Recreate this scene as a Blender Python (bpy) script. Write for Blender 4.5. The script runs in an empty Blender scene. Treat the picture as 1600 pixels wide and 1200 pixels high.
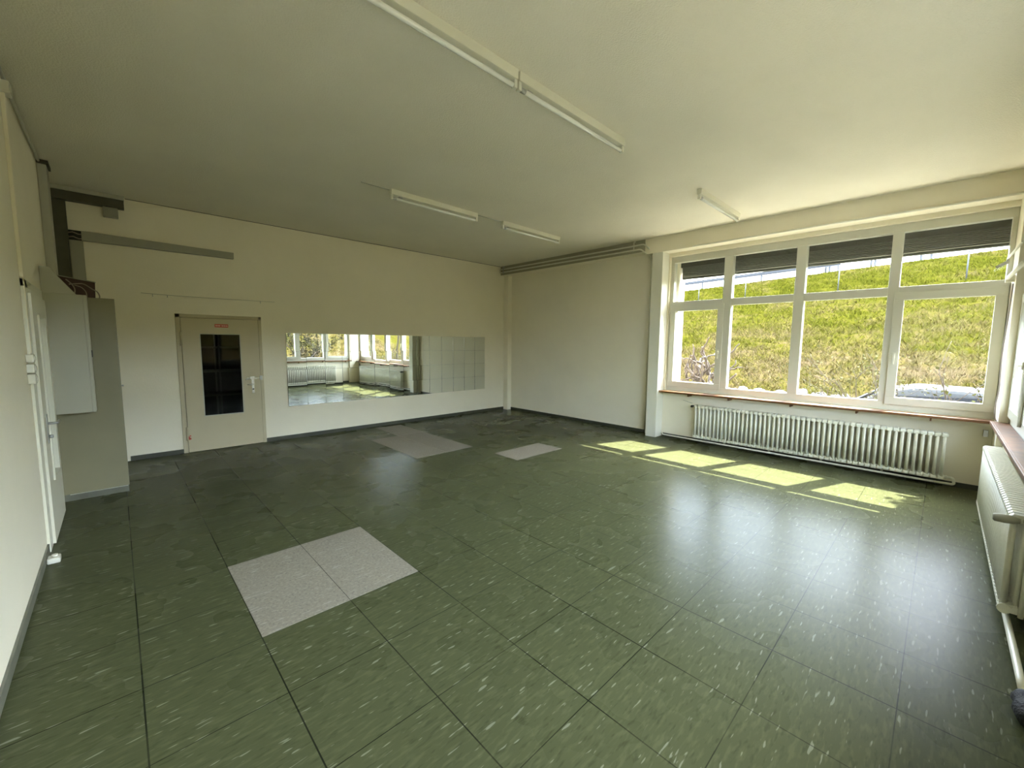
import bpy, math, random
import numpy as np
from mathutils import Vector, Matrix
random.seed(7)
D = bpy.data
scene = bpy.context.scene
col = scene.collection

# ---------------------------------------------------------------- camera, sky, sun, exposure
H = 1.68
FPX, YAW, PITCH, ROLL = 644.69, 43.8055, -5.6333, 0.5292
y_, p_, r_ = map(math.radians, (YAW, PITCH, ROLL))
FW = Vector((math.sin(y_)*math.cos(p_), math.cos(y_)*math.cos(p_), math.sin(p_)))
RT = Vector((math.cos(y_), -math.sin(y_), 0)); UP = RT.cross(FW)
R2 = RT*math.cos(r_) + UP*math.sin(r_); U2 = UP*math.cos(r_) - RT*math.sin(r_)
cam = D.cameras.new('camera'); cam_o = D.objects.new('camera', cam); col.objects.link(cam_o)
cam.sensor_width = 36; cam.lens = FPX/1600*36; cam.clip_start = .02; cam.clip_end = 400
cam_o.matrix_world = Matrix(((R2.x, U2.x, -FW.x, 0), (R2.y, U2.y, -FW.y, 0), (R2.z, U2.z, -FW.z, H), (0, 0, 0, 1)))
scene.camera = cam_o
scene.view_settings.view_transform = 'Standard'
scene.view_settings.look = 'None'
scene.view_settings.gamma = 1
scene.view_settings.use_curve_mapping = False
scene.view_settings.exposure = 4.4

w = D.worlds.new('sky'); scene.world = w; w.use_nodes = True
nt = w.node_tree; nt.nodes.clear()
wo = nt.nodes.new('ShaderNodeOutputWorld'); bg = nt.nodes.new('ShaderNodeBackground')
sky = nt.nodes.new('ShaderNodeTexSky'); sky.sky_type = 'NISHITA'; sky.sun_disc = False
sky.sun_elevation = math.radians(52.5); sky.sun_rotation = math.radians(110); sky.dust_density = 4
hazy = nt.nodes.new('ShaderNodeMix'); hazy.data_type = 'RGBA'; hazy.inputs['Factor'].default_value = .72
nt.links.new(sky.outputs[0], hazy.inputs['A']); hazy.inputs['B'].default_value = (3.8, 4.4, 5.3, 1)   # bright thin overcast
nt.links.new(hazy.outputs['Result'], bg.inputs[0]); bg.inputs[1].default_value = .22
nt.links.new(bg.outputs[0], wo.inputs[0])

sd = Vector((-1.68, .625, -2.34)).normalized()
sl = D.lights.new('sun', 'SUN'); sl.energy = 2.3; sl.angle = math.radians(.5); sl.color = (1, .95, .84)
so = D.objects.new('sun', sl); col.objects.link(so); so.location = (20, -8, 30)
so.rotation_euler = sd.to_track_quat('-Z', 'Y').to_euler()

def portal(loc, rot, sx, sy):
    l = D.lights.new('window_portal', 'AREA'); l.shape = 'RECTANGLE'; l.size = sx; l.size_y = sy
    l.cycles.is_portal = True
    o = D.objects.new('window_portal', l); col.objects.link(o); o.location = loc; o.rotation_euler = rot
portal((7.44, 1.53, 2.05), (math.radians(90), 0, math.radians(90)), 4.0, 2.3)      # faces -X
portal((3.2, -.66, 2.0), (math.radians(-90), 0, math.radians(0)), 7.2, 2.3)        # faces +Y

# ---------------------------------------------------------------- room numbers
XD, XB, YA, YC, ZC = -.483, 7.24, 7.727, -.46, 3.555
XG = 7.36          # window glass of the right wall
YG = -.60          # window glass of the front wall
XO, YO = 7.66, -.90  # outer faces

# ---------------------------------------------------------------- materials
def N(nt, t, **k):
    n = nt.nodes.new(t)
    for a, b in k.items(): setattr(n, a, b)
    return n
def mat(name, c, rough=.6, metal=0, bump=0, bscale=60, var=0, vscale=3, spec=.5, coat=0):
    m = D.materials.new(name); m.use_nodes = True; t = m.node_tree; b = t.nodes['Principled BSDF']
    b.inputs['Base Color'].default_value = (*c, 1); b.inputs['Roughness'].default_value = rough
    b.inputs['Metallic'].default_value = metal; b.inputs['Specular IOR Level'].default_value = spec
    b.inputs['Coat Weight'].default_value = coat
    g = N(t, 'ShaderNodeNewGeometry')
    if var:
        n = N(t, 'ShaderNodeTexNoise'); n.inputs['Scale'].default_value = vscale; n.inputs['Detail'].default_value = 5
        t.links.new(g.outputs['Position'], n.inputs['Vector'])
        r = N(t, 'ShaderNodeValToRGB'); r.color_ramp.elements[0].position = .3; r.color_ramp.elements[1].position = .7
        r.color_ramp.elements[0].color = (*[x*(1-var) for x in c], 1); r.color_ramp.elements[1].color = (*[min(1, x*(1+var)) for x in c], 1)
        t.links.new(n.outputs['Fac'], r.inputs[0]); t.links.new(r.outputs[0], b.inputs['Base Color'])
    if bump:
        n = N(t, 'ShaderNodeTexNoise'); n.inputs['Scale'].default_value = bscale; n.inputs['Detail'].default_value = 3
        t.links.new(g.outputs['Position'], n.inputs['Vector'])
        bp = N(t, 'ShaderNodeBump'); bp.inputs['Strength'].default_value = bump; bp.inputs['Distance'].default_value = .01
        t.links.new(n.outputs['Fac'], bp.inputs['Height']); t.links.new(bp.outputs[0], b.inputs['Normal'])
    return m
M = {}
M['wall'] = mat('wall_paint', (.86, .80, .63), .85, bump=.12, bscale=45, var=.02, vscale=2)
M['ceiling'] = mat('ceiling_plaster', (.81, .765, .63), .9, bump=.55, bscale=85, var=.03, vscale=1.2)
M['trim'] = mat('trim_paint', (.78, .765, .65), .45, var=.02)
M['frame'] = mat('white_window_frame', (.62, .61, .51), .35)
M['base'] = mat('baseboard_vinyl', (.05, .052, .032), .5, var=.25, vscale=5)
M['base_light'] = mat('baseboard_grey', (.16, .16, .12), .5, var=.2, vscale=6)
M['radiator'] = mat('radiator_enamel', (.78, .77, .64), .3, var=.05, vscale=14)
M['white'] = mat('white_enamel', (.74, .72, .58), .35)
M['plastic'] = mat('white_plastic', (.74, .72, .60), .4)
M['tube'] = mat('lamp_tube_glass', (.86, .86, .80), .12, coat=.5)
M['black'] = mat('black_plastic', (.012, .012, .011), .45)
M['rubber'] = mat('black_dirty_fitting', (.015, .015, .014), .7, bump=.8, bscale=90)
M['chrome'] = mat('chrome', (.72, .70, .64), .22, metal=1)
M['steel'] = mat('steel', (.45, .45, .42), .35, metal=1)
M['doorpaint'] = mat('door_beige', (.53, .465, .30), .45, var=.03, vscale=2)
M['red'] = mat('red_sign', (.50, .05, .02), .4)
M['redmark'] = mat('red_paint_smear', (.62, .10, .07), .6)
M['whitetext'] = mat('white_lettering', (.85, .70, .62), .5)
M['trunk'] = mat('grey_trunking', (.34, .33, .25), .55, var=.04)
M['trunklight'] = mat('light_grey_duct', (.48, .47, .385), .5, var=.04)
M['darktrunk'] = mat('dark_trunking', (.070, .068, .042), .6, var=.15, vscale=8)
M['cab'] = mat('cabinet_drab', (.22, .20, .115), .5, var=.04, vscale=4)
M['cabwhite'] = mat('cabinet_light_grey', (.44, .43, .34), .45, var=.02)
M['plinth'] = mat('plinth_grey', (.12, .12, .085), .5, var=.2, vscale=8)
M['maroon'] = mat('maroon_board', (.045, .012, .010), .5)
M['cable'] = mat('grey_cable', (.33, .27, .22), .5)
M['blackcable'] = mat('black_cable', (.02, .02, .018), .5)
M['wood'] = mat('orange_brown_wood', (.15, .06, .016), .5, var=.25, vscale=9)
M['blind'] = mat('dark_blind_slat', (.05, .05, .036), .55, var=.15, vscale=12)
M['blindedge'] = mat('blind_slat_edge', (.085, .082, .058), .45)
M['asphalt'] = mat('asphalt', (.028, .028, .027), .9, bump=.4, bscale=30)
M['outer'] = mat('outer_render', (.55, .48, .36), .85, bump=.3, bscale=40)
M['railmetal'] = mat('galvanised_rail', (.035, .035, .04), .6)
M['rock'] = mat('pale_limestone', (.085, .08, .08), .85, bump=1, bscale=8, var=.35, vscale=5)
M['carpaint'] = mat('silver_car_paint', (.05, .052, .055), .55, metal=.0, spec=.2)
M['carglass'] = mat('dark_car_glass', (.008, .009, .012), .4, spec=.15)
M['tyre'] = mat('tyre', (.02, .02, .02), .8)
M['bark'] = mat('dry_bark', (.05, .036, .028), .9, bump=.8, bscale=30, var=.3, vscale=10)
M['leafpale'] = mat('pale_leaf', (.06, .062, .018), .9, spec=.1, var=.4, vscale=8)
M['leafsilver'] = mat('silver_leaf', (.065, .062, .025), .9, spec=.1, var=.4, vscale=10)
M['leafdark'] = mat('dark_leaf', (.014, .016, .007), .9, spec=.1, var=.4, vscale=5)
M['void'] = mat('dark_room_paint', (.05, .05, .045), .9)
M['rack'] = mat('grey_rack_steel', (.55, .55, .52), .5)

def glass(name, tint=(1, 1, 1), k=.95, f0=.04):
    m = D.materials.new(name); m.use_nodes = True; t = m.node_tree; t.nodes.clear()
    o = N(t, 'ShaderNodeOutputMaterial'); mx = N(t, 'ShaderNodeMixShader'); tr = N(t, 'ShaderNodeBsdfTransparent')
    gl = N(t, 'ShaderNodeBsdfGlossy'); lw = N(t, 'ShaderNodeLayerWeight'); lw.inputs[0].default_value = .5
    pw = N(t, 'ShaderNodeMath', operation='POWER'); pw.inputs[1].default_value = 5; t.links.new(lw.outputs['Facing'], pw.inputs[0])
    fr = N(t, 'ShaderNodeMath', operation='MULTIPLY_ADD'); fr.inputs[1].default_value = k; fr.inputs[2].default_value = f0; t.links.new(pw.outputs[0], fr.inputs[0])
    tr.inputs[0].default_value = (*tint, 1); gl.inputs['Roughness'].default_value = .01
    t.links.new(fr.outputs[0], mx.inputs[0]); t.links.new(tr.outputs[0], mx.inputs[1]); t.links.new(gl.outputs[0], mx.inputs[2])
    t.links.new(mx.outputs[0], o.inputs[0]); return m
M['glass'] = glass('window_glass', (.97, .985, .97))
M['smoked'] = glass('dark_door_glass', (.45, .46, .43), .5, .012)
m = D.materials.new('mirror_silver'); m.use_nodes = True; b = m.node_tree.nodes['Principled BSDF']
b.inputs['Base Color'].default_value = (.80, .82, .78, 1); b.inputs['Metallic'].default_value = 1; b.inputs['Roughness'].default_value = .012
M['mirror'] = m

# floor: dark green marbled vinyl tiles with pale flecks dragged along X
S_, X0_, Y0_ = .5064, 4.5532, 1.0372
def vinyl(name, base, light, fleck, seams=True, fstretch=9.0, rough=.27, spec=.05):
    m = D.materials.new(name); m.use_nodes = True; t = m.node_tree; b = t.nodes['Principled BSDF']
    g = N(t, 'ShaderNodeNewGeometry'); L = t.links.new
    def noise(scale, st=1., det=4, off=0.):
        mp = N(t, 'ShaderNodeMapping'); mp.inputs['Scale'].default_value = (scale/st, scale, scale); mp.inputs['Location'].default_value = (off, off, 0)
        n = N(t, 'ShaderNodeTexNoise'); n.inputs['Scale'].default_value = 1; n.inputs['Detail'].default_value = det
        L(g.outputs['Position'], mp.inputs[0]); L(mp.outputs[0], n.inputs['Vector']); return n.outputs['Fac']
    def ramp(src, a, b_, c0, c1):
        r = N(t, 'ShaderNodeValToRGB'); r.color_ramp.elements[0].position = a; r.color_ramp.elements[1].position = b_
        r.color_ramp.elements[0].color = (*c0, 1); r.color_ramp.elements[1].color = (*c1, 1); L(src, r.inputs[0]); return r.outputs[0]
    def mix(f, a, b_):
        x = N(t, 'ShaderNodeMix', data_type='RGBA'); L(f, x.inputs['Factor']); L(a, x.inputs['A'])
        if isinstance(b_, tuple): x.inputs['B'].default_value = (*b_, 1)
        else: L(b_, x.inputs['B'])
        return x.outputs['Result']
    def mth(op, a, v):
        x = N(t, 'ShaderNodeMath', operation=op); L(a, x.inputs[0])
        if isinstance(v, (int, float)): x.inputs[1].default_value = v
        else: L(v, x.inputs[1])
        return x.outputs[0]
    c = ramp(noise(1.4, 1, 3), .3, .7, tuple((x+y)/2*.95 for x, y in zip(base, light)), tuple((x+y)/2*1.05 for x, y in zip(base, light)))
    c = mix(ramp(noise(50, fstretch*.5, 2, 3.), .50, .66, (0,)*3, (.5,)*3), c, tuple(x*1.3 for x in light))
    c = mix(ramp(noise(52, fstretch*.45, 2, 9.), .56, .70, (0,)*3, (.5,)*3), c, tuple(x*.6 for x in base))
    c = mix(ramp(noise(52, 6, 1.5, 17.), .66, .70, (0,)*3, (.7,)*3), c, fleck)
    if seams:
        sp = N(t, 'ShaderNodeSeparateXYZ'); L(g.outputs['Position'], sp.inputs[0])
        f = None
        for ax, o in ((0, X0_), (1, Y0_)):
            v = mth('DIVIDE', mth('SUBTRACT', sp.outputs[ax], o - 40*S_), S_)
            v = mth('FRACT', v, 0.); v = mth('SUBTRACT', v, .5); v = mth('ABSOLUTE', v, 0.)
            v = mth('GREATER_THAN', v, .5 - (.0062 if ax == 0 else .0045))
            f = v if f is None else mth('MAXIMUM', f, v)
        f = mth('MULTIPLY', f, ramp(noise(1.1, 1, 2, 5.), .34, .5, (.35,)*3, (.95,)*3))
        c = mix(f, c, (.012, .014, .008))
    L(c, b.inputs['Base Color'])
    rr = N(t, 'ShaderNodeMapRange'); rr.inputs['To Min'].default_value = rough-.03; rr.inputs['To Max'].default_value = rough+.04
    L(noise(1.6, 1, 3, 2.), rr.inputs[0]); L(rr.outputs[0], b.inputs['Roughness'])
    b.inputs['Specular IOR Level'].default_value = spec
    return m
M['floor'] = vinyl('green_vinyl_floor', (.062, .069, .031), (.084, .091, .044), (.23, .24, .17))
M['patch'] = vinyl('grey_vinyl_tile', (.235, .212, .165), (.28, .255, .203), (.38, .355, .295), seams=False, fstretch=2, rough=.4)

# hillside grass
def grassmat(name, bright):
    m = D.materials.new(name); m.use_nodes = True; t = m.node_tree; b = t.nodes['Principled BSDF']; L = t.links.new
    g = N(t, 'ShaderNodeNewGeometry'); b.inputs['Roughness'].default_value = 1; b.inputs['Specular IOR Level'].default_value = 0
    def nz(s, d, dist=0):
        n = N(t, 'ShaderNodeTexNoise'); n.inputs['Scale'].default_value = s; n.inputs['Detail'].default_value = d; n.inputs['Distortion'].default_value = dist
        L(g.outputs['Position'], n.inputs['Vector']); return n.outputs['Fac']
    r = N(t, 'ShaderNodeValToRGB'); e = r.color_ramp.elements
    k = bright
    e[0].position = .30; e[0].color = (.17*k, .175*k, .018*k, 1); e[1].position = .70; e[1].color = (.50*k, .36*k, .19*k, 1)
    a = e.new(.46); a.color = (.29*k, .28*k, .030*k, 1); a = e.new(.56); a.color = (.37*k, .30*k, .085*k, 1)
    mx = N(t, 'ShaderNodeMix'); mx.inputs['Factor'].default_value = .45
    L(nz(.55, 6, .6), mx.inputs['A']); L(nz(7, 4), mx.inputs['B'])
    # more straw towards the foot of the slope, where it was mown
    sp = N(t, 'ShaderNodeSeparateXYZ'); L(g.outputs['Position'], sp.inputs[0])
    mr = N(t, 'ShaderNodeMapRange'); mr.inputs['From Min'].default_value = 0; mr.inputs['From Max'].default_value = 4.5
    mr.inputs['To Min'].default_value = .12; mr.inputs['To Max'].default_value = -.06; L(sp.outputs[2], mr.inputs[0])
    ad = N(t, 'ShaderNodeMath', operation='ADD'); L(mx.outputs[0], ad.inputs[0]); L(mr.outputs[0], ad.inputs[1])
    L(ad.outputs[0], r.inputs[0]); L(r.outputs[0], b.inputs['Base Color']); return m
M['soil'] = grassmat('mown_grass_ground', .12)
M['grass'] = grassmat('grass_blades', .25)

# ---------------------------------------------------------------- helpers
def worldloc(o):
    v = Vector((0, 0, 0))
    while o is not None: v += o.location; o = o.parent
    return v
class MB:
    def __init__(s, xf=None): s.v = []; s.f = []; s.xf = xf; s.sm = set()
    def addv(s, p): s.v.append(tuple(s.xf(*p)) if s.xf else tuple(p)); return len(s.v)-1
    def box(s, a, b):
        (x0, y0, z0), (x1, y1, z1) = [min(i, j) for i, j in zip(a, b)], [max(i, j) for i, j in zip(a, b)]
        i = len(s.v)
        for p in ((x0,y0,z0),(x1,y0,z0),(x1,y1,z0),(x0,y1,z0),(x0,y0,z1),(x1,y0,z1),(x1,y1,z1),(x0,y1,z1)): s.addv(p)
        for q in ((0,3,2,1),(4,5,6,7),(0,1,5,4),(1,2,6,5),(2,3,7,6),(3,0,4,7)): s.f.append(tuple(i+k for k in q))
        return s
    def prism(s, poly, d, off):   # poly: list of 3d points, extrude by vector off
        n = len(poly); i = len(s.v)
        for p in poly: s.addv(p)
        for p in poly: s.addv([a+b for a, b in zip(p, off)])
        s.f.append(tuple(range(i+n-1, i-1, -1))); s.f.append(tuple(range(i+n, i+2*n)))
        for k in range(n): s.f.append((i+k, i+(k+1) % n, i+n+(k+1) % n, i+n+k))
        return s
    def tube(s, pts, r, n=10, rs=None, smooth=True):
        pts = [Vector(p) for p in pts]; rings = []; up = None
        for k, p in enumerate(pts):
            t = (pts[min(k+1, len(pts)-1)] - pts[max(k-1, 0)]).normalized()
            if up is None: up = t.orthogonal().normalized()
            up = (up - t*up.dot(t)).normalized(); sd_ = t.cross(up); rr = rs[k] if rs else r
            rx, ry = rr if isinstance(rr, tuple) else (rr, rr)
            rings.append([s.addv(p + up*math.cos(a)*rx + sd_*math.sin(a)*ry) for a in [2*math.pi*j/n for j in range(n)]])
        for a, b in zip(rings, rings[1:]):
            for j in range(n):
                s.f.append((a[j], a[(j+1) % n], b[(j+1) % n], b[j]))
                if smooth: s.sm.add(len(s.f)-1)
        s.f.append(tuple(reversed(rings[0]))); s.f.append(tuple(rings[-1]))
        return s
    def build(s, name, m, parent=None, bevel=0, loc=None):
        me = D.meshes.new(name); off = worldloc(parent) if parent is not None else Vector(loc or (0, 0, 0))
        me.from_pydata([(a-off.x, b-off.y, c-off.z) for a, b, c in s.v], [], s.f)
        me.materials.append(M[m] if isinstance(m, str) else m)
        for k in s.sm: me.polygons[k].use_smooth = True
        me.validate(); me.update()
        import bmesh
        bm = bmesh.new(); bm.from_mesh(me); bmesh.ops.recalc_face_normals(bm, faces=bm.faces); bm.to_mesh(me); bm.free()
        o = D.objects.new(name, me); col.objects.link(o)
        if parent is not None: o.parent = parent
        else: o.location = off
        if bevel:
            b = o.modifiers.new('bevel', 'BEVEL'); b.width = bevel; b.segments = 2; b.limit_method = 'ANGLE'; b.angle_limit = math.radians(50)
        return o
def tag(o, label, cat, group=None):
    o['label'] = label; o['category'] = cat
    if group: o['group'] = group
    return o
def thing(name, loc, label, cat, group=None):
    o = D.objects.new(name, None); o.empty_display_size = .1; col.objects.link(o); o.location = loc
    return tag(o, label, cat, group)
def struct(o): o['kind'] = 'structure'; return o
def sroot(name, loc):
    o = D.objects.new(name, None); o.empty_display_size = .1; col.objects.link(o); o.location = loc; o['kind'] = 'structure'; return o
def copy_tree(src, parent=None, loc=None):
    c = src.copy(); col.objects.link(c); c.parent = parent
    if loc is not None: c.location = loc
    for k in list(src.children): copy_tree(k, c)
    return c
def rbend(pts, r=.03, n=5):     # polyline with rounded corners
    P = [Vector(p) for p in pts]; out = [P[0]]
    for a, b, c in zip(P, P[1:], P[2:]):
        u = (a-b).normalized(); v = (c-b).normalized(); rr = min(r, (a-b).length*.45, (c-b).length*.45)
        A, C_ = b+u*rr, b+v*rr
        for k in range(n+1):
            t = k/n; out.append((A.lerp(b, t)).lerp(b.lerp(C_, t), t))
    out.append(P[-1]); return out

# ---------------------------------------------------------------- room shell
struct(MB().box((XD-.35, YO, -.20), (XO, YA+.3, 0)).build('floor', 'floor'))
struct(MB().box((XD-.35, YO, ZC), (XO, YA+.3, ZC+.25)).build('ceiling', 'ceiling'))
# left wall with an opening for door 2
D2a, D2b, D2z = 4.90, 5.88, 2.07
wl = MB(); wl.box((XD-.3, YO, 0), (XD, D2a, ZC)).box((XD-.3, D2b, 0), (XD, YA+.3, ZC)).box((XD-.3, D2a, D2z), (XD, D2b, ZC))
struct(wl.build('wall_left', 'wall'))
# back wall with an opening for door 1
D1a, D1b, D1z = .645, 1.735, 2.065
wb = MB(); wb.box((XD, YA, 0), (D1a, YA+.3, ZC)).box((D1b, YA, 0), (XO, YA+.3, ZC)).box((D1a, YA, D1z), (D1b, YA+.3, ZC))
struct(wb.build('wall_back', 'wall'))
# right wall: parapet, side strip, recessed panel, wall over the window
WBa, WBb = -.46, 3.50
wr = MB()
wr.box((XB, YC, 0), (XO, WBb, .855))
wr.box((XB, WBb, 0), (XO, 3.84, ZC))
wr.box((7.23, 3.84, 0), (XO, YA, ZC))
wr.box((XB, YC, 3.235), (XO, WBb, ZC))
wr.box((7.44, 3.405, .855), (XO, WBb, 3.235))
struct(wr.build('wall_right', 'wall'))
tr = MB().box((7.0, YC, 3.295), (XB, WBb+.36, ZC)).box((7.0, 3.86, 3.335), (7.229, YA, ZC))
struct(tr.build('trim_1', 'wall'))                                    # the concrete beam under the ceiling
M['beamband'] = mat('dark_beam_band', (.36, .34, .23), .7)
struct(MB().box((6.990, 3.865, 3.345), (6.9995, YA-.001, ZC-.001)).build('trim_5', 'beamband'))  # thin darker band laid on the beam face over the recess
struct(MB().box((7.0, 3.52, 0), (XB-.001, 3.72, 3.294)).build('trim_2', 'trim', bevel=.006))   # pillar
struct(MB().box((7.10, 7.57, 0), (7.229, YA, 3.334)).build('trim_3', 'wall'))                  # corner strip
# front wall (behind and right of the camera)
WCa, WCb = -.40, 6.80
wf = MB()
wf.box((XD-.3, YO, 0), (WCa, YC, ZC)).box((WCb, YO, 0), (XO, YC, ZC))
wf.box((WCa, YO, 0), (WCb, YC-.05, .865)).box((WCa, YO, 3.20), (WCb, YC, ZC))
struct(wf.build('wall_front', 'wall'))
struct(MB().box((XD-.3, YO-.45, 3.30), (XO, YO-.001, 3.42)).build('trim_added_eave', 'outer'))             # added unseen eave, keeps direct sun out of the front windows
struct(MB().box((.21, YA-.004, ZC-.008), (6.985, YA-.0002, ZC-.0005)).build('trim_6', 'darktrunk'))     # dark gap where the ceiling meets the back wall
# baseboards
bb = MB().box((.06, YA-.012, 0), (D1a-.001, YA, .065)).box((D1b+.001, YA-.012, 0), (7.10, YA, .065))
struct(bb.build('baseboard_back', 'base'))
struct(MB().box((XD, YC, 0), (XD+.012, 4.80, .07)).build('baseboard_left', 'base_light'))
struct(MB().box((7.215, 3.86, 0), (7.229, 7.565, .06)).box((XB-.012, YC+.01, 0), (XB, 3.50, .06)).build('baseboard_right', 'base'))
struct(MB().box((XD+.02, YC-.05, 0), (XB-.012, YC-.038, .06)).build('baseboard_front', 'base'))

# grey replacement tiles
def patch(x0, x1, y0, y1, label):
    tag(MB().box((x0+.002, y0+.002, 0), (x1-.002, y1-.002, .0022)).build('floor_tile', 'patch', loc=((x0+x1)/2, (y0+y1)/2, 0)), label, 'floor tile', 'grey replacement floor tiles')
gx = lambda i: X0_ - S_*i
gy = lambda j: Y0_ + S_*j
patch(gx(7), gx(6), gy(3), gy(5), 'grey vinyl tile near the middle foreground, right half of the big pale patch')
patch(gx(8), gx(7), gy(3), gy(5), 'grey vinyl tile near the middle foreground, left half of the big pale patch')
patch(4.09, 5.09, 4.135, 4.645, 'single grey vinyl tile lying alone on the far side, in front of the recessed wall')
patch(3.07, 3.585, 5.18, 6.70, 'grey vinyl tile left of the seam in the L-shaped patch before the mirror')
patch(3.587, 4.105, 5.18, 6.70, 'grey vinyl tile right of the seam in the L-shaped patch before the mirror')
patch(3.587, 4.115, 6.702, 7.57, 'grey vinyl tile reaching the wall at the far end of the L-shaped patch')

# ---------------------------------------------------------------- windows
def window(name, xf, fields, u0, u1, z0, z1, tz, sash, root_loc, glassd=0., handle_at=()):
    """fields: (a,b) glass spans; tz: (glass bottom, transom low, transom high, glass top); sash: indices with a casement below"""
    root = sroot(name, root_loc)
    f = MB(xf); zb, t0, t1, zt = tz
    fields = sorted(fields)
    f.box((u0, -.05, z0), (u1, .06, zb-.04 if False else zb)); f.box((u0, -.05, zt), (u1, .06, z1))
    edges = [u0] + [e for a, b in fields for e in (a, b)] + [u1]
    for k in range(0, len(edges), 2): f.box((edges[k], -.05, zb), (edges[k+1], .06, zt))
    for a, b in fields: f.box((a, -.05, t0), (b, .06, t1))
    f.build('frame', 'frame', root, bevel=.004)
    for k, (a, b) in enumerate(fields):
        MB(xf).box((a-.004, -.010, t1-.004), (b+.004, .004, zt+.004)).build('pane', 'glass', root)
        bead = MB(xf)
        def ring(q, a, b, lo, hi, wd, d0, d1):
            q.box((a, d0, lo), (b, d1, lo+wd)).box((a, d0, hi-wd), (b, d1, hi)).box((a, d0, lo+wd), (a+wd, d1, hi-wd)).box((b-wd, d0, lo+wd), (b, d1, hi-wd))
        if k in sash:
            s = MB(xf); m_ = .035
            ring(s, a-m_, b+m_, zb-m_, t0+m_, .095, .0605, .085); ring(s, a+.001, b-.001, zb+.001, t0-.001, .055, -.045, .0604)
            so_ = s.build('sash', 'frame', root, bevel=.004)
            MB(xf).box((a+.045, -.010, zb+.045), (b-.045, .004, t0-.045)).build('pane', 'glass', so_)
            side = sash[k]
            uh = (a+.015) if side < 0 else (b-.015)
            h = MB(xf); zc = (zb+t0)/2 - .08
            h.box((uh-.014, .086, zc-.035), (uh+.014, .096, zc+.035)); h.box((uh-.008, .096, zc-.008), (uh+.008, .13, zc+.008)); h.box((uh-.011, .118, zc-.115), (uh+.011, .136, zc+.012))
            h.build('handle', 'plastic', so_, bevel=.003)
            hs = b if side < 0 else a
            for zz in (zb+.08, t0-.12):
                MB(xf).tube([(hs+(.045 if side < 0 else -.045), .092, zz), (hs+(.045 if side < 0 else -.045), .092, zz+.09)], .009).build('hinge', 'plastic', so_)
        else:
            MB(xf).box((a-.004, -.010, zb-.004), (b+.004, .004, t0+.004)).build('pane', 'glass', root)
    return root
xfB = lambda u, d, z: (XG-d, u, z)
window('window_1', xfB, [(-.418, .462), (.567, 1.477), (1.602, 2.468), (2.601, 3.44)], -.459, 3.499, .856, 3.234,
       (.965, 2.335, 2.445, 3.13), {0: 1, 3: -1}, (XG, 1.5, .856))
xfC = lambda u, d, z: (u, YG+d, z)
fC = [(WCa+.09+.9*k, WCa+.09+.9*k+.80) for k in range(8)]
window('window_2', xfC, fC, WCa+.001, WCb-.001, .866, 3.199, (.99, 2.20, 2.31, 3.10), {1: -1, 3: 1, 5: -1, 7: -1}, ((WCa+WCb)/2, YG, .866))

# wooden sills with their front rails
sB = thing('window_sill', (7.15, 1.5, .83), 'narrow orange-brown wooden sill under the four-part window', 'window sill')
MB().box((7.06, -.44, .838), (7.27, 3.515, .8545)).build('board', 'wood', sB, bevel=.003)
MB().box((7.045, -.44, .826), (7.0595, 3.515, .857)).build('wooden_edge', 'wood', sB, bevel=.003)
for y in (3.0, 2.35, 1.5, .75, .05):
    MB().box((7.08, y-.008, .79), (7.238, y+.008, .8375)).build('bracket', 'wood', sB)
sC = thing('window_sill', (3.65, -.47, .84), 'orange-brown wooden sill beneath the window row beside the camera', 'window sill')
MB().box((-.35, -.538, .8665), (6.86, -.42, .884)).build('board', 'wood', sC, bevel=.003)
MB().box((-.35, -.4195, .852), (6.86, -.404, .886)).build('wooden_edge', 'wood', sC, bevel=.003)
for k in range(8):
    MB().box((.9+.82*k-.008, -.505, .815), (.9+.82*k+.008, -.43, .8655)).build('bracket', 'wood', sC)

# rolled-up outside blinds, one over each field
posn = ['rightmost, above the shrubs and parked car', 'third from the left', 'second from the left', 'leftmost, beside the sunny outer wall']
for k, (a, b) in enumerate([(-.45, .512), (.514, 1.538), (1.540, 2.533), (2.535, 3.40)]):
    t = thing('roller_blind', (7.52, (a+b)/2, 2.86), 'dark rolled-up outdoor slat blind, %s' % posn[k], 'blind', 'outdoor blinds above the big window')
    MB().box((7.45, a+.005, 3.06), (7.60, b-.005, 3.30)).build('housing', 'blind', t)
    s = MB()
    for j in range(8):
        z = 2.884+.0225*j
        s.prism([(7.487, a+.02, z), (7.565, a+.02, z+.003), (7.572, a+.02, z+.012), (7.563, a+.02, z+.0215), (7.487, a+.02, z+.0195), (7.478, a+.02, z+.010)], 0, (0, b-a-.04, 0))
    s.build('slats', 'blindedge', t)
    MB().box((7.487, a+.02, 2.855), (7.563, b-.02, 2.883)).build('bottom_rail', 'blind', t, bevel=.004)
for k in range(8):  # blinds added to cut skylight; the far three hang lower
    a, b = WCa+.045+.9*k, WCa+.045+.9*k+.885
    low = 2.05 if k >= 5 else 2.88
    t = thing('roller_blind', ((a+b)/2, -.76, low), 'added dark outdoor slat blind cutting skylight at front wall window field %d from the left corner' % (k+1), 'blind', 'added outdoor blinds of the front windows')
    MB().box((a, -.84, 3.08), (b, -.70, 3.195)).build('housing', 'blind', t)
    s = MB(); z = low+.03
    while z < 3.078:
        s.prism([(a+.01, -.735, z), (a+.01, -.805, z+.003), (a+.01, -.812, z+.012), (a+.01, -.805, z+.0215), (a+.01, -.735, z+.0195)], 0, (b-a-.02, 0, 0)); z += .0225
    s.build('slats', 'blindedge', t)
    MB().box((a+.01, -.81, low), (b-.01, -.73, low+.029)).build('bottom_rail', 'blind', t)
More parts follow.
